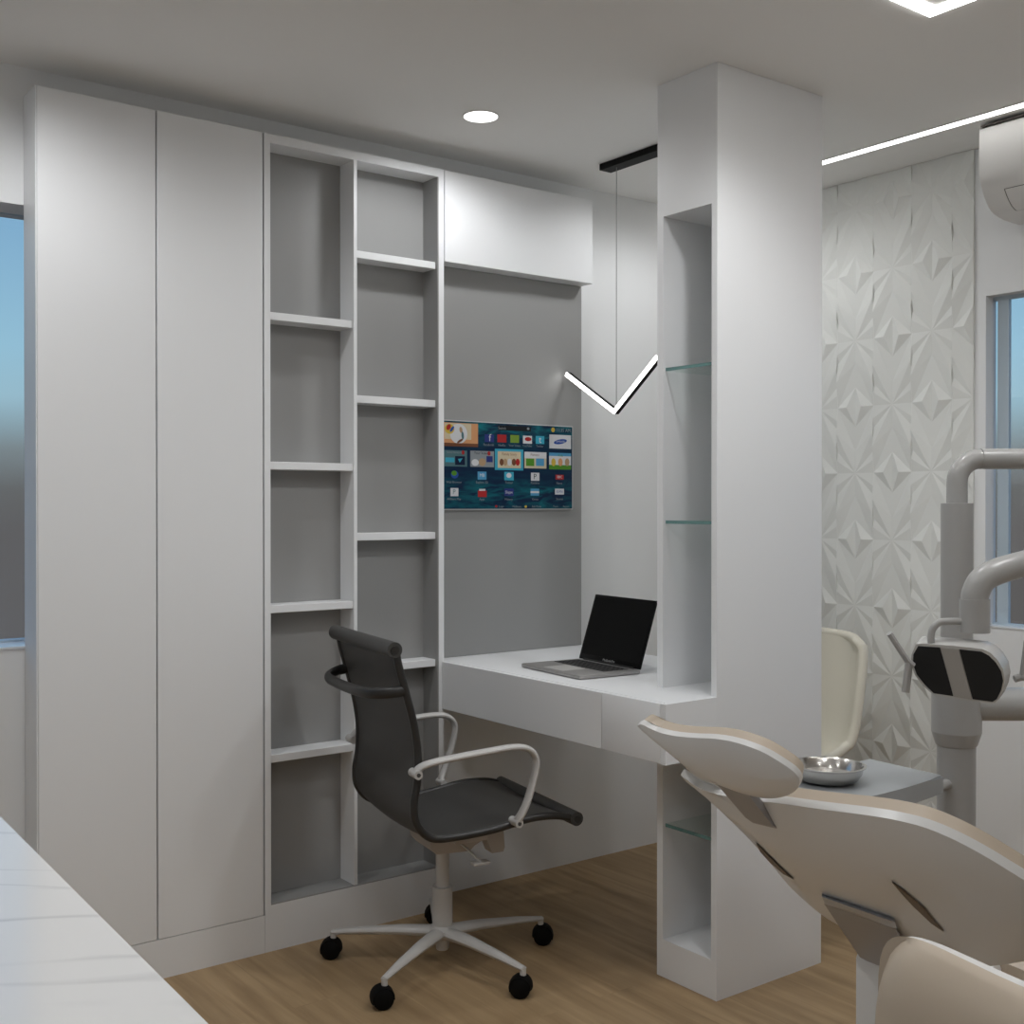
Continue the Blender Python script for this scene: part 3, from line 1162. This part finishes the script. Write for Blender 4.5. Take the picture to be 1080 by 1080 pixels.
# headrest: leaf-shaped bowl on a tilted plane, outline in the plane, domed on both sides
OUT = [(672, 765.5), (676.7, 764), (687.8, 769.5), (700.7, 774), (715.5, 776.7), (734, 778.3), (749, 778.8), (763.7, 780.5), (778.5, 783.8), (793.3, 788.7), (808, 795), (823, 804), (835.9, 813), (841.8, 819.6), (843.3, 826), (840, 833), (830.4, 839), (819.3, 841.8), (808, 842), (797, 840.5), (785, 837.5), (771, 832.5), (756.3, 827), (744, 822.5), (734, 816.8), (724.8, 809.4), (715.5, 801), (705, 792.5), (693.3, 783), (680.4, 772.5)]
HL = Leaf((-.085, 0, .980), (-.74, 0, -.68), OUT)
HS = obj('headrest_shell', HL.solid((0, -.014, 1.0), (.0075, -.004, 1.0)), M['shell'], DC, ang=50)
obj('headrest_cushion', HL.solid((.0078, -.0035, .985), (.020, .022, .955)), M['tan'], DC, ang=60)
bm = bmesh.new()
bm = bmesh.new()
pts_t = [(-.078, .034, .966), (-.078, -.020, .966), (-.050, -.020, .952), (-.050, .034, .952)]
pts_b = [(-.004, .026, .890), (-.004, -.020, .890), (.030, -.020, .868), (.030, .026, .868)]
vt = [bm.verts.new(p) for p in pts_t]
vb = [bm.verts.new(p) for p in pts_b]
bm.faces.new(vt)
bm.faces.new(vb[::-1])
for i in range(4):
    j = (i + 1) % 4
    bm.faces.new((vt[i], vb[i], vb[j], vt[j]))
obj('headrest_bracket', bm, M['steelblue'], DC, local=True)

# ------------------------------------------------- operator stool (foreground)
OS = thing('operator_stool', 'tan upholstered operator stool backrest in the lower right foreground', 'stool', (.965, .515, 0), 0)
YB0, YB1 = .715, .315          # left and right ends of the backrest
XBk = on(2, .883, 930, 990).x
bm = bmesh.new()


def br_pt(s, h, off):
    return Vector((.945 + off + .012 * (1 - s * s), .503 + s * .200, h))


def brect(s, n_=7.0):
    return (1 - abs(s) ** n_) ** (1 / n_)


SB = [math.sin(PI / 2 * (-1 + 2 * i / 40)) for i in range(41)]
HB = [math.sin(PI / 2 * (-1 + 2 * j / 16)) for j in range(17)]
for nm, m_, front, back, sx, bl in (('backrest_cushion', M['tan'], 0.0, .042, 1.0, .9), ('backrest_shell', M['shell'], .0425, .054, 1.0, 0)):
    bm = bmesh.new()
    ro, ri = [], []
    for s in SB:
        hh = .140 * brect(s * .9999)
        dip = 1 - .20 * (1 - s * s) ** 1.3
        hs = [(h if h < 0 else h * dip) * (1 if bl else .97 + .03 * (1 - s * s)) for h in HB]
        ro.append([br_pt(s * (1 - .02 * bl), .750 + k_h * hh * (1 - .03 * bl), front + (.034 * (abs(h) ** 5 + abs(s) ** 7) * bl if bl else 0)) for h, k_h in zip(HB, hs)])
        ri.append([br_pt(s, .750 + k_h * hh, back) for k_h in hs])
    slab_from(bm, ro, ri)
    obj(nm, bm, m_, OS, ang=60)
bm = bmesh.new()
tube(bm, spline([(1.03, .515, .75), (1.06, .515, .62), (1.02, .515, .47), (.86, .515, .440)], 6), .016, 12, flat=(1.6, .7))
obj('back_support', bm, M['unit'], OS)
bm = bmesh.new()
lathe(bm, [(.02, .445), (.17, .448), (.19, .465), (.195, .485), (.185, .508), (.15, .520), (.05, .522), (0, .522)], (.78, .515, 0), 36)
obj('seat', bm, M['tan'], OS)
bm = bmesh.new()
lathe(bm, [(.028, .445), (.028, .25), (.034, .25), (.034, .07), (.05, .06), (.0, .05)], (.78, .515, 0), 24)
obj('gas_column', bm, M['unit'], OS)
for k in range(5):
    a = 2 * PI * k / 5 + .3
    dv = Vector((math.cos(a), math.sin(a), 0))
    bm = bmesh.new()
    c0 = Vector((.78, .515, 0))
    tube(bm, [c0 + dv * .03 + Vector((0, 0, .075)), c0 + dv * .24 + Vector((0, 0, .058))], [.02, .012], 12)
    obj('base_leg', bm, M['unit'], OS)
    bm = bmesh.new()
    sd = Vector((-dv.y, dv.x, 0))
    cc = c0 + dv * .235 + Vector((0, 0, .0275))
    tube(bm, [cc - sd * .02, cc + sd * .02], .027, 20)
    tube(bm, [cc, cc + Vector((0, 0, .035))], .008, 10)
    obj('caster', bm, M['caster'], OS)

# --------------------------------------------------------- dental unit post
PX, PY = 2.359, 1.4755
DU = thing('dental_unit', 'grey dental unit post with bent arms, tray and oval lamp head', 'dental unit', (PX, PY, 0))
bm = bmesh.new()
lathe(bm, [(.16, 0), (.16, .02), (.05, .035), (.0415, .04), (.0415, .770)], (PX, PY, 0), 40)
obj('post', bm, M['unit'], DU)
bm = bmesh.new()
lathe(bm, [(.0415, .760), (.045, .764), (.0535, .792), (.0535, .905), (.0345, .912)], (PX, PY, 0), 40)
obj('collar', bm, M['unit'], DU, ang=15)
bm = bmesh.new()
lathe(bm, [(.0345, .905), (.0345, 1.303), (.0225, 1.3035)], (PX, PY, 0), 36)
obj('upper_post', bm, M['unit'], DU)
ex = RT.copy()                     # the arms swing out to the right of the room
top = 1.4025
bm = bmesh.new()
arc = [Vector((PX, PY, 1.300)), Vector((PX, PY, top - .052))]
for k in range(1, 9):
    th = PI / 2 * k / 8
    arc.append(Vector((PX, PY, top - .052)) + ex * (.052 * (1 - math.cos(th))) + Vector((0, 0, .052 * math.sin(th))))
tube(bm, arc, .0225, 24)
obj('elbow', bm, mat('glossy_grey_enamel', (0.33, 0.328, 0.32), 0.12, spec=0.6), DU)
p0 = arc[-1]
p1 = Vector((PX, PY, top)) + ex * .62
bm = bmesh.new()
tube(bm, [p0, p1], .0232, 24)
tube(bm, [p1 + Vector((0, 0, -.14)), p1 + Vector((0, 0, .04))], .035, 24)
obj('upper_arm', bm, M['unit'], DU)
bm = bmesh.new()
q0 = Vector((PX, PY, .853))
tube(bm, [q0, q0 + ex * .62], .037, 24)
obj('lower_arm', bm, M['unit'], DU)
# lamp arm from the joint back to the lamp
s_top, s_bot = at(1028, 634, 2.3), at(1028, 667, 2.3)
bm = bmesh.new()
jp = p1 + Vector((0, 0, -.10))
arcp = [s_bot + Vector((0, 0, .02)), s_top, at(1029.5, 624, 2.3), at(1037, 611, 2.3), at(1054, 602, 2.31), at(1082, 594, 2.33), at(1120, 584, 2.38), jp]
tube(bm, spline(arcp, 7), [.0285] * 43 + [.0285] * 7 if False else .0262, 24)
obj('lamp_arm', bm, M['unit'], DU)
bm = bmesh.new()
tube(bm, [s_bot, s_top + Vector((0, 0, .004))], .0288, 28)
obj('sleeve', bm, M['unit'], DU)
# instrument tray
TX_0, TX_1, TY0, TY1, TZT = 1.66, 2.120, 1.337, 1.540, .75
bm = bmesh.new()
poly = [(TX_0, TY0 + .02), (TX_0 + .03, TY0)] + [(1.90 + .22 * k / 4, TY0 + .018 * (k / 4) ** 2) for k in range(5)] + [(TX_1 + .012, TY1), (TX_0 + .02, TY1), (TX_0, TY1 - .02)]
prism(bm, poly, TZT - .036, TZT)
bmesh.ops.bevel(bm, geom=[e for e in bm.edges if abs(e.verts[0].co.z - TZT) < 1e-5 and abs(e.verts[1].co.z - TZT) < 1e-5], offset=.004, segments=2, affect='EDGES')
obj('tray', bm, M['tray'], DU, ang=30)
bm = bmesh.new()
tube(bm, [(2.0, 1.45, TZT - .030), (2.0, 1.45, .680)], .012, 14)
tube(bm, [(1.99, 1.45, .680), (PX, PY, .680)], .012, 14)
obj('tray_arm', bm, M['unit'], DU)

# bowl on the tray
BC = (1.888, 1.462)
bm = bmesh.new()
zb = TZT + .0005
lathe(bm, [(0, .0), (.045, .0), (.058, .006), (.066, .018), (.069, .030), (.074, .032), (.0745, .034), (.069, .034), (.066, .030), (.060, .014), (.045, .006), (0, .005)], (BC[0], BC[1], zb), 48)
o = obj('steel_bowl', bm, M['chrome'], ang=40)
tag(o, 'shiny round steel bowl on the grey tray', 'bowl')

# --------------------------------------------------------------- dental lamp
LD_ = 2.28
lc = at(1010, 710, LD_)
# face plane of the lamp, in the room
lu = (at(1050, 713.0, LD_ - .042) - lc).normalized()
lv0 = (at(1017, 682, LD_ - .022) - at(1003, 738, LD_ + .022))
lv = (lv0 - lu * lv0.dot(lu)).normalized()
ln = lu.cross(lv).normalized()
if ln.dot(FW) > 0:
    ln = -ln


def lpt(u, v, h=0.0):
    """photo pixel on the lamp's face plane"""
    r = FW + RT * ((u - 540) / FPX) + UP * ((540 - v) / FPX)
    p = EYEV + r * ((lc - EYEV).dot(ln) / r.dot(ln))
    return p - ln * h * -1.0 if False else p + ln * h


outl = [(966, 679.5), (972, 678.8), (1005, 681), (1036, 684.5), (1044, 688), (1052, 696), (1058, 706), (1060, 717), (1058, 728), (1054, 737), (1049, 741.5), (1040, 741.5), (1012, 737.5), (984, 732.5), (974, 724), (965, 712), (961, 700), (961.5, 690)]
dep = .055
bm = bmesh.new()
ring = [lpt(u, v) for u, v in outl]
cen = sum(ring, Vector()) / len(ring)
lo = [bm.verts.new(p) for p in ring]
mid = [bm.verts.new(cen + (p - cen) * 1.01 - ln * dep * .75) for p in ring]
hi = [bm.verts.new(cen + (p - cen) * .88 - ln * dep) for p in ring]
bm.faces.new(lo)
bm.faces.new(hi[::-1])
for A1, B1 in ((lo, mid), (mid, hi)):
    for i in range(len(ring)):
        j = (i + 1) % len(ring)
        bm.faces.new((A1[i], A1[j], B1[j], B1[i]))
LP = obj('lamp_head', bm, mat('lamp_housing_enamel', (0.44, 0.435, 0.42), 0.2, spec=0.6), DU, ang=30)
LP['label'] = 'tilted oval lamp head with two black windows'
for poly in ([(968.5, 681.3), (991.5, 682.8), (1005.5, 734), (985, 731), (975.5, 722), (967, 711), (963, 700), (963.5, 690)],
             [(1012, 684.8), (1035, 687.2), (1043, 691.5), (1050.5, 699), (1056, 708), (1058, 718), (1056, 728), (1051.5, 737), (1047, 740), (1026, 737.2)]):
    bm = bmesh.new()
    fa = [bm.verts.new(lpt(u, v, .0012)) for u, v in poly]
    fb = [bm.verts.new(lpt(u, v, -.002)) for u, v in poly]
    bm.faces.new(fa)
    bm.faces.new(fb[::-1])
    for i in range(len(poly)):
        j = (i + 1) % len(poly)
        bm.faces.new((fa[i], fa[j], fb[j], fb[i]))
    obj('lens_window', bm, M['lampblack'], LP)
bm = bmesh.new()
poly = [(992.2, 683), (1011.4, 685), (1025.4, 737.6), (1006.2, 734.6)]
fa = [bm.verts.new(lpt(u, v, .0016)) for u, v in poly]
fb = [bm.verts.new(lpt(u, v, -.002)) for u, v in poly]
bm.faces.new(fa)
bm.faces.new(fb[::-1])
for i in range(4):
    j = (i + 1) % 4
    bm.faces.new((fa[i], fa[j], fb[j], fb[i]))
obj('centre_strip', bm, mat('lamp_strip_beige', (0.30, 0.285, 0.265), 0.5), LP)
hd = LD_ + .03
bm = bmesh.new()
tube(bm, [at(938, 668, hd), at(957, 697, hd), at(963, 702, hd)], .0078, 8, flat=(1.2, .8))
tube(bm, [at(959, 698, hd), at(955, 730, hd)], .0085, 8, flat=(1.15, .8))
obj('handle', bm, M['unit'], LP)
bm = bmesh.new()
tube(bm, [at(1070, 716, hd), at(1078, 714, hd), at(1088, 716, hd - .02)], .0075, 8)
tube(bm, [at(1079, 716, hd), at(1084, 676, hd)], .0085, 8, flat=(1.15, .8))
obj('handle', bm, M['unit'], LP)
bm = bmesh.new()
yk = spline([at(982, 682, 2.305), at(982, 671, 2.305), at(983.5, 663.5, 2.305), at(989, 657.5, 2.304), at(996, 655.6, 2.303), at(1018, 655.2, 2.3)], 6)
tube(bm, yk, .0072, 16)
obj('lamp_yoke', bm, M['unit'], DU)

# ---------------------------------------------------------- cream waiting chair
WC = thing('waiting_chair', 'cream leather shell chair between the column and the relief wall', 'chair', (3.02, 2.50, 0), 0)
# local frame: sitter faces -X; backrest stands at x = 3.15
bm = bmesh.new()
wc_y0, wc_hw = 2.505, .218
wprof = spline([Vector((3.205, 0, .868)), Vector((3.190, 0, .79)), Vector((3.165, 0, .68)), Vector((3.135, 0, .56)), Vector((3.095, 0, .495)), Vector((3.02, 0, .475)), Vector((2.90, 0, .475)), Vector((2.80, 0, .478)), Vector((2.755, 0, .465))], 6)


def wnorm(i):
    tg = (wprof[min(i + 1, len(wprof) - 1)] - wprof[max(i - 1, 0)]).normalized()
    n = Vector((tg.z, 0, -tg.x))
    return n if n.dot(Vector((-1, 0, 1))) > 0 else -n      # towards the sitter


ro, ri, edge_l, edge_r = [], [], [], []
Lw = len(wprof)
for i, p in enumerate(wprof):
    f = i / (Lw - 1)
    wd = wc_hw * (0.93 + .07 * math.sin(PI * min(1, f * 1.6)))
    if i < 4:
        wd *= (.86, .95, .98, .995)[i]
    n = wnorm(i)
    row = []
    for s in SS:
        wrap = .050 * abs(s) ** 4 * (1 if f < .55 else max(0, 1 - (f - .55) / .3))
        row.append(Vector((p.x, wc_y0 + s * wd, p.z)) + n * (wrap + .018) - Vector((0, 0, .018 * abs(s) ** 3 * (1 if i < 3 else 0))))
    ro.append(row)
    ri.append([q - n * .030 for q in row])
slab_from(bm, ro, ri)
obj('shell', bm, M['cream'], WC, ang=70)
bm = bmesh.new()
per = [r[0] for r in ro][::-1] + ro[0][1:-1] + [r[-1] for r in ro]
perm = [r[0] for r in ri][::-1] + ri[0][1:-1] + [r[-1] for r in ri]
tube(bm, [(a + b) / 2 for a, b in zip(per, perm)], .0160, 12)
obj('piping', bm, M['cream'], WC, ang=70)
for lx, ly in ((2.82, 2.33), (2.82, 2.67), (3.10, 2.33), (3.10, 2.67)):
    bm = bmesh.new()
    tube(bm, [(lx, ly, 0), (lx + (2.96 - lx) * .25, ly + (2.5 - ly) * .25, .462)], [.010, .014], 12)
    obj('leg', bm, M['chrome'], WC)

# --------------------------------------------------------- air conditioner
AY1, AY0 = 1.962, 1.16
AZ1 = 2.4405
t = thing('air_conditioner', 'white wall-mounted air conditioner at the top right corner', 'air conditioner', (XR, 1.55, 2.2))
ap = [(XR - .0005, AZ1), (3.262, AZ1), (3.252, AZ1 - .006), (3.250, 2.33), (3.258, 2.275), (3.285, 2.228), (3.325, 2.195), (3.39, 2.182), (XR - .0005, 2.180)]
bm = bmesh.new()
# rounded profile swept along Y
pr = [Vector((a, 0, b)) for a, b in ap]
sm = [pr[0], pr[1], pr[2]] + spline(pr[2:8], 6)[1:] + [pr[8]]
prism(bm, [(p.x, p.z) for p in sm], AY0, AY1, axis=1)
obj('body', bm, M['ac'], t, ang=35)
bm = bmesh.new()
bx(bm, 3.2495, XR - .001, AY0 + .003, AY1 - .006, AZ1, AZ1 + .004)
obj('top_grille', bm, M['line'], t)
# louver flap outlined in the curved underside
fl = spline(pr[3:8], 8)
fl = [p for p in fl if 2.190 < p.z < 2.246]
bm = bmesh.new()
ya, yb = AY0 + .08, 1.893
loop = [Vector((p.x, yb - .0 * 1, p.z)) for p in fl] + [Vector((p.x, ya, p.z)) for p in fl[::-1]]
tube(bm, loop + [loop[0]], .0013, 6)
obj('flap_seam', bm, M['line'], t)
ro = [[Vector((p.x, y, p.z)) + Vector((-.0012, 0, -.0012)) for p in fl] for y in (ya + .002, yb - .002)]
ri = [[Vector((p.x, y, p.z)) + Vector((.004, 0, .004)) for p in fl] for y in (ya + .002, yb - .002)]
bm = bmesh.new()
slab_from(bm, ro, ri)
obj('flap', bm, M['ac'], t)

# -------------------------------------------------------------- marble counter
cA2, cB2 = Vector((.373, 1.591)), Vector((.352, .854))
dv = (cA2 - cB2).normalized()
pe, qe = cB2 - dv * 1.25, cA2 + dv * .75
t = thing('counter', 'white marble worktop counter in the lower left foreground', 'counter', (0, .9, 0))
bm = bmesh.new()
prism(bm, [(pe.x, pe.y), (qe.x, qe.y), (-.40, qe.y), (-.40, pe.y)], .87, .90)
bmesh.ops.bevel(bm, geom=[e for e in bm.edges if e.verts[0].co.z > .89 and e.verts[1].co.z > .89], offset=.002, segments=2, affect='EDGES')
obj('worktop', bm, M['marble'], t)
bm = bmesh.new()
prism(bm, [(pe.x - .03, pe.y + .03), (qe.x - .03, qe.y - .03), (-.38, qe.y - .03), (-.38, pe.y + .03)], .08, .869)
prism(bm, [(pe.x - .09, pe.y + .06), (qe.x - .09, qe.y - .06), (-.34, qe.y - .06), (-.34, pe.y + .06)], 0, .08)
obj('base_cabinet', bm, M['lam'], t)

# -------------------------------------------------------------------- lights
def downlight(x, y, label, power, group=None, cone=170):
    t = thing('downlight', label, 'ceiling light', (x, y, ZC), 0, group)
    bm = bmesh.new()
    lathe(bm, [(.053, -.0005), (.0545, -.003), (.053, -.004), (.0505, -.0035), (.0505, -.0005)], (x, y, ZC), 40)
    obj('rim', bm, M['ceil'], t)
    bm = bmesh.new()
    lathe(bm, [(.0505, -.0005), (.0505, -.0036)], (x, y, ZC), 40)
    obj('lens', bm, M['down'], t)
    l = bpy.data.lights.new('downlight_beam', 'SPOT')
    l.energy = power
    l.color = (0.975, 0.985, 1.0)
    l.spot_size = math.radians(cone)
    l.spot_blend = 0.60
    l.shadow_soft_size = 0.05
    lo_ = bpy.data.objects.new('downlight_beam', l)
    COL.objects.link(lo_)
    lo_.parent = t
    lo_.location = (0, 0, -0.008)


downlight(2.004, 2.812, 'round white downlight glowing in the ceiling above the office chair', 16)
HID = [(0.60, 2.60, 31, 'unseen downlight placed out of view to light the wardrobe'),  # unseen lamps; all but corner and column ones added to light the room
       (2.92, 2.74, 15, 'round recessed downlight in the corner behind the column'),
       (2.0, 1.60, 26, 'round recessed downlight facing the column'),
       (0.8, 1.50, 20, 'unseen downlight added between counter and dental chair to light the niche'),
       (-.5, 1.6, 13, 'unseen fill downlight added above the marble counter end'),
       (-.5, 0.2, 14, 'unseen fill downlight added behind the counter'),
       (0.9, 0.2, 13, 'unseen fill downlight added above the operator stool'),
       (1.1, -.8, 9, 'unseen fill downlight added by the near wall'),
       (2.45, 0.9, 27, 'unseen downlight added between the dental unit and the right window to light the relief wall')]
for x, y, p_, lab in HID:
    downlight(x, y, lab, p_, 'recessed ceiling downlights', 150 if y == 1.60 else 170)

t = thing('ceiling_led_strip', 'long straight white LED strip on the ceiling beside the air conditioner', 'ceiling light', (3.19, 1.6, ZC))
obj('profile', box(3.171, 3.213, -.4, 3.15, ZC - .003, ZC - .0004), M['ceil'], t)
obj('diffuser', box(3.176, 3.208, -.395, 3.145, ZC - .0045, ZC - .003), M['led'], t)

RX0, RX1, RY0, RY1, RW = 1.00, 2.441, 0.10, 1.600, .036
t = thing('ceiling_led_frame', 'rectangular white LED profile on the ceiling cut by the top edge', 'ceiling light', ((RX0 + RX1) / 2, (RY0 + RY1) / 2, ZC))
bm = bmesh.new()
for a in ((RX0, RX1, RY1 - RW, RY1), (RX0, RX1, RY0, RY0 + RW), (RX0, RX0 + RW, RY0 + RW, RY1 - RW), (RX1 - RW, RX1, RY0 + RW, RY1 - RW)):
    bx(bm, a[0], a[1], a[2], a[3], ZC - .0035, ZC - .0004)
obj('diffuser', bm, M['ledrect'], t)

# pendant over the desk
PXX = 2.63
CY1, CY0 = 2.968, 2.52
t = thing('pendant_light', 'slim V-shaped LED pendant hung from a black ceiling bar over the desk', 'pendant light', (PXX, 2.906, ZC))
obj('canopy', box(PXX - .022, PXX + .030, CY0, CY1, ZC - .022, ZC - .0005, .001, 1), M['black'], t)
bm = bmesh.new()
apex = Vector((PXX, 2.906, 1.612))
tube(bm, [apex + Vector((0, 0, .012)), Vector((PXX, 2.906, ZC - .022))], .0012, 8)
obj('wire', bm, mat('grey_wire', (0.22, 0.22, 0.22), 0.5), t)
eL, eR = Vector((PXX, 3.158, 1.760)), Vector((PXX, 2.700, 1.775))
hwp, hx = .0075, .0095
loop = []
for sgn in (1, -1):
    n1 = (apex - eL).normalized().cross(Vector((1, 0, 0)))
    n2 = (eR - apex).normalized().cross(Vector((1, 0, 0)))
    n1 = n1 if n1.z > 0 else -n1
    n2 = n2 if n2.z > 0 else -n2
    nb = (n1 + n2).normalized()
    k = 1 / nb.dot(n1)
    loop.append([eL + n1 * hwp * sgn, apex + nb * hwp * sgn * k * .92, eR + n2 * hwp * sgn])
poly = [(p.y, p.z) for p in loop[0]] + [(p.y, p.z) for p in loop[1][::-1]]
bm = bmesh.new()
prism(bm, poly, PXX - hx, PXX + hx, axis=0)
obj('body', bm, M['black'], t)
bm = bmesh.new()
prism(bm, poly, PXX - hx - .003, PXX - hx - .0002, axis=0)
obj('diffuser', bm, M['pend'], t)

# --------------------------------------------------------------------- world
w = bpy.data.worlds.new('sky')
sc.world = w
w.use_nodes = True
nt = w.node_tree
N, L = nt.nodes, nt.links
bg = N['Background']
tc = N.new('ShaderNodeTexCoord')
sep = N.new('ShaderNodeSeparateXYZ')
L.new(tc.outputs['Generated'], sep.inputs['Vector'])
mr = N.new('ShaderNodeMapRange')
mr.inputs['From Min'].default_value = -0.5
mr.inputs['From Max'].default_value = 0.5
L.new(sep.outputs['Z'], mr.inputs['Value'])
rp = N.new('ShaderNodeValToRGB')
e = rp.color_ramp.elements
e[0].position = 0.0
e[0].color = srgb(98, 94, 92)
e[1].position = 1.0
e[1].color = srgb(92, 138, 190)
for z, c in ((-.02, (98, 95, 93)), (.012, (104, 104, 102)), (.045, (128, 138, 140)), (.085, (158, 192, 205)), (.125, (154, 196, 215)), (.25, (128, 172, 206))):
    q = rp.color_ramp.elements.new(z + .5)
    q.color = srgb(*c)
L.new(mr.outputs['Result'], rp.inputs['Fac'])
L.new(rp.outputs['Color'], bg.inputs['Color'])
bg.inputs['Strength'].default_value = 1.0

# -------------------------------------------------------------------- render
vs_ = sc.view_settings
vs_.view_transform = 'Standard'
vs_.look = 'None'
vs_.gamma = 1.0
vs_.use_curve_mapping = False
vs_.exposure = 0.06
sc.cycles.use_denoising = True
sc.cycles.max_bounces = 10
sc.cycles.diffuse_bounces = 6
sc.cycles.sample_clamp_indirect = 6.0
sc.cycles.caustics_reflective = False
sc.cycles.caustics_refractive = False
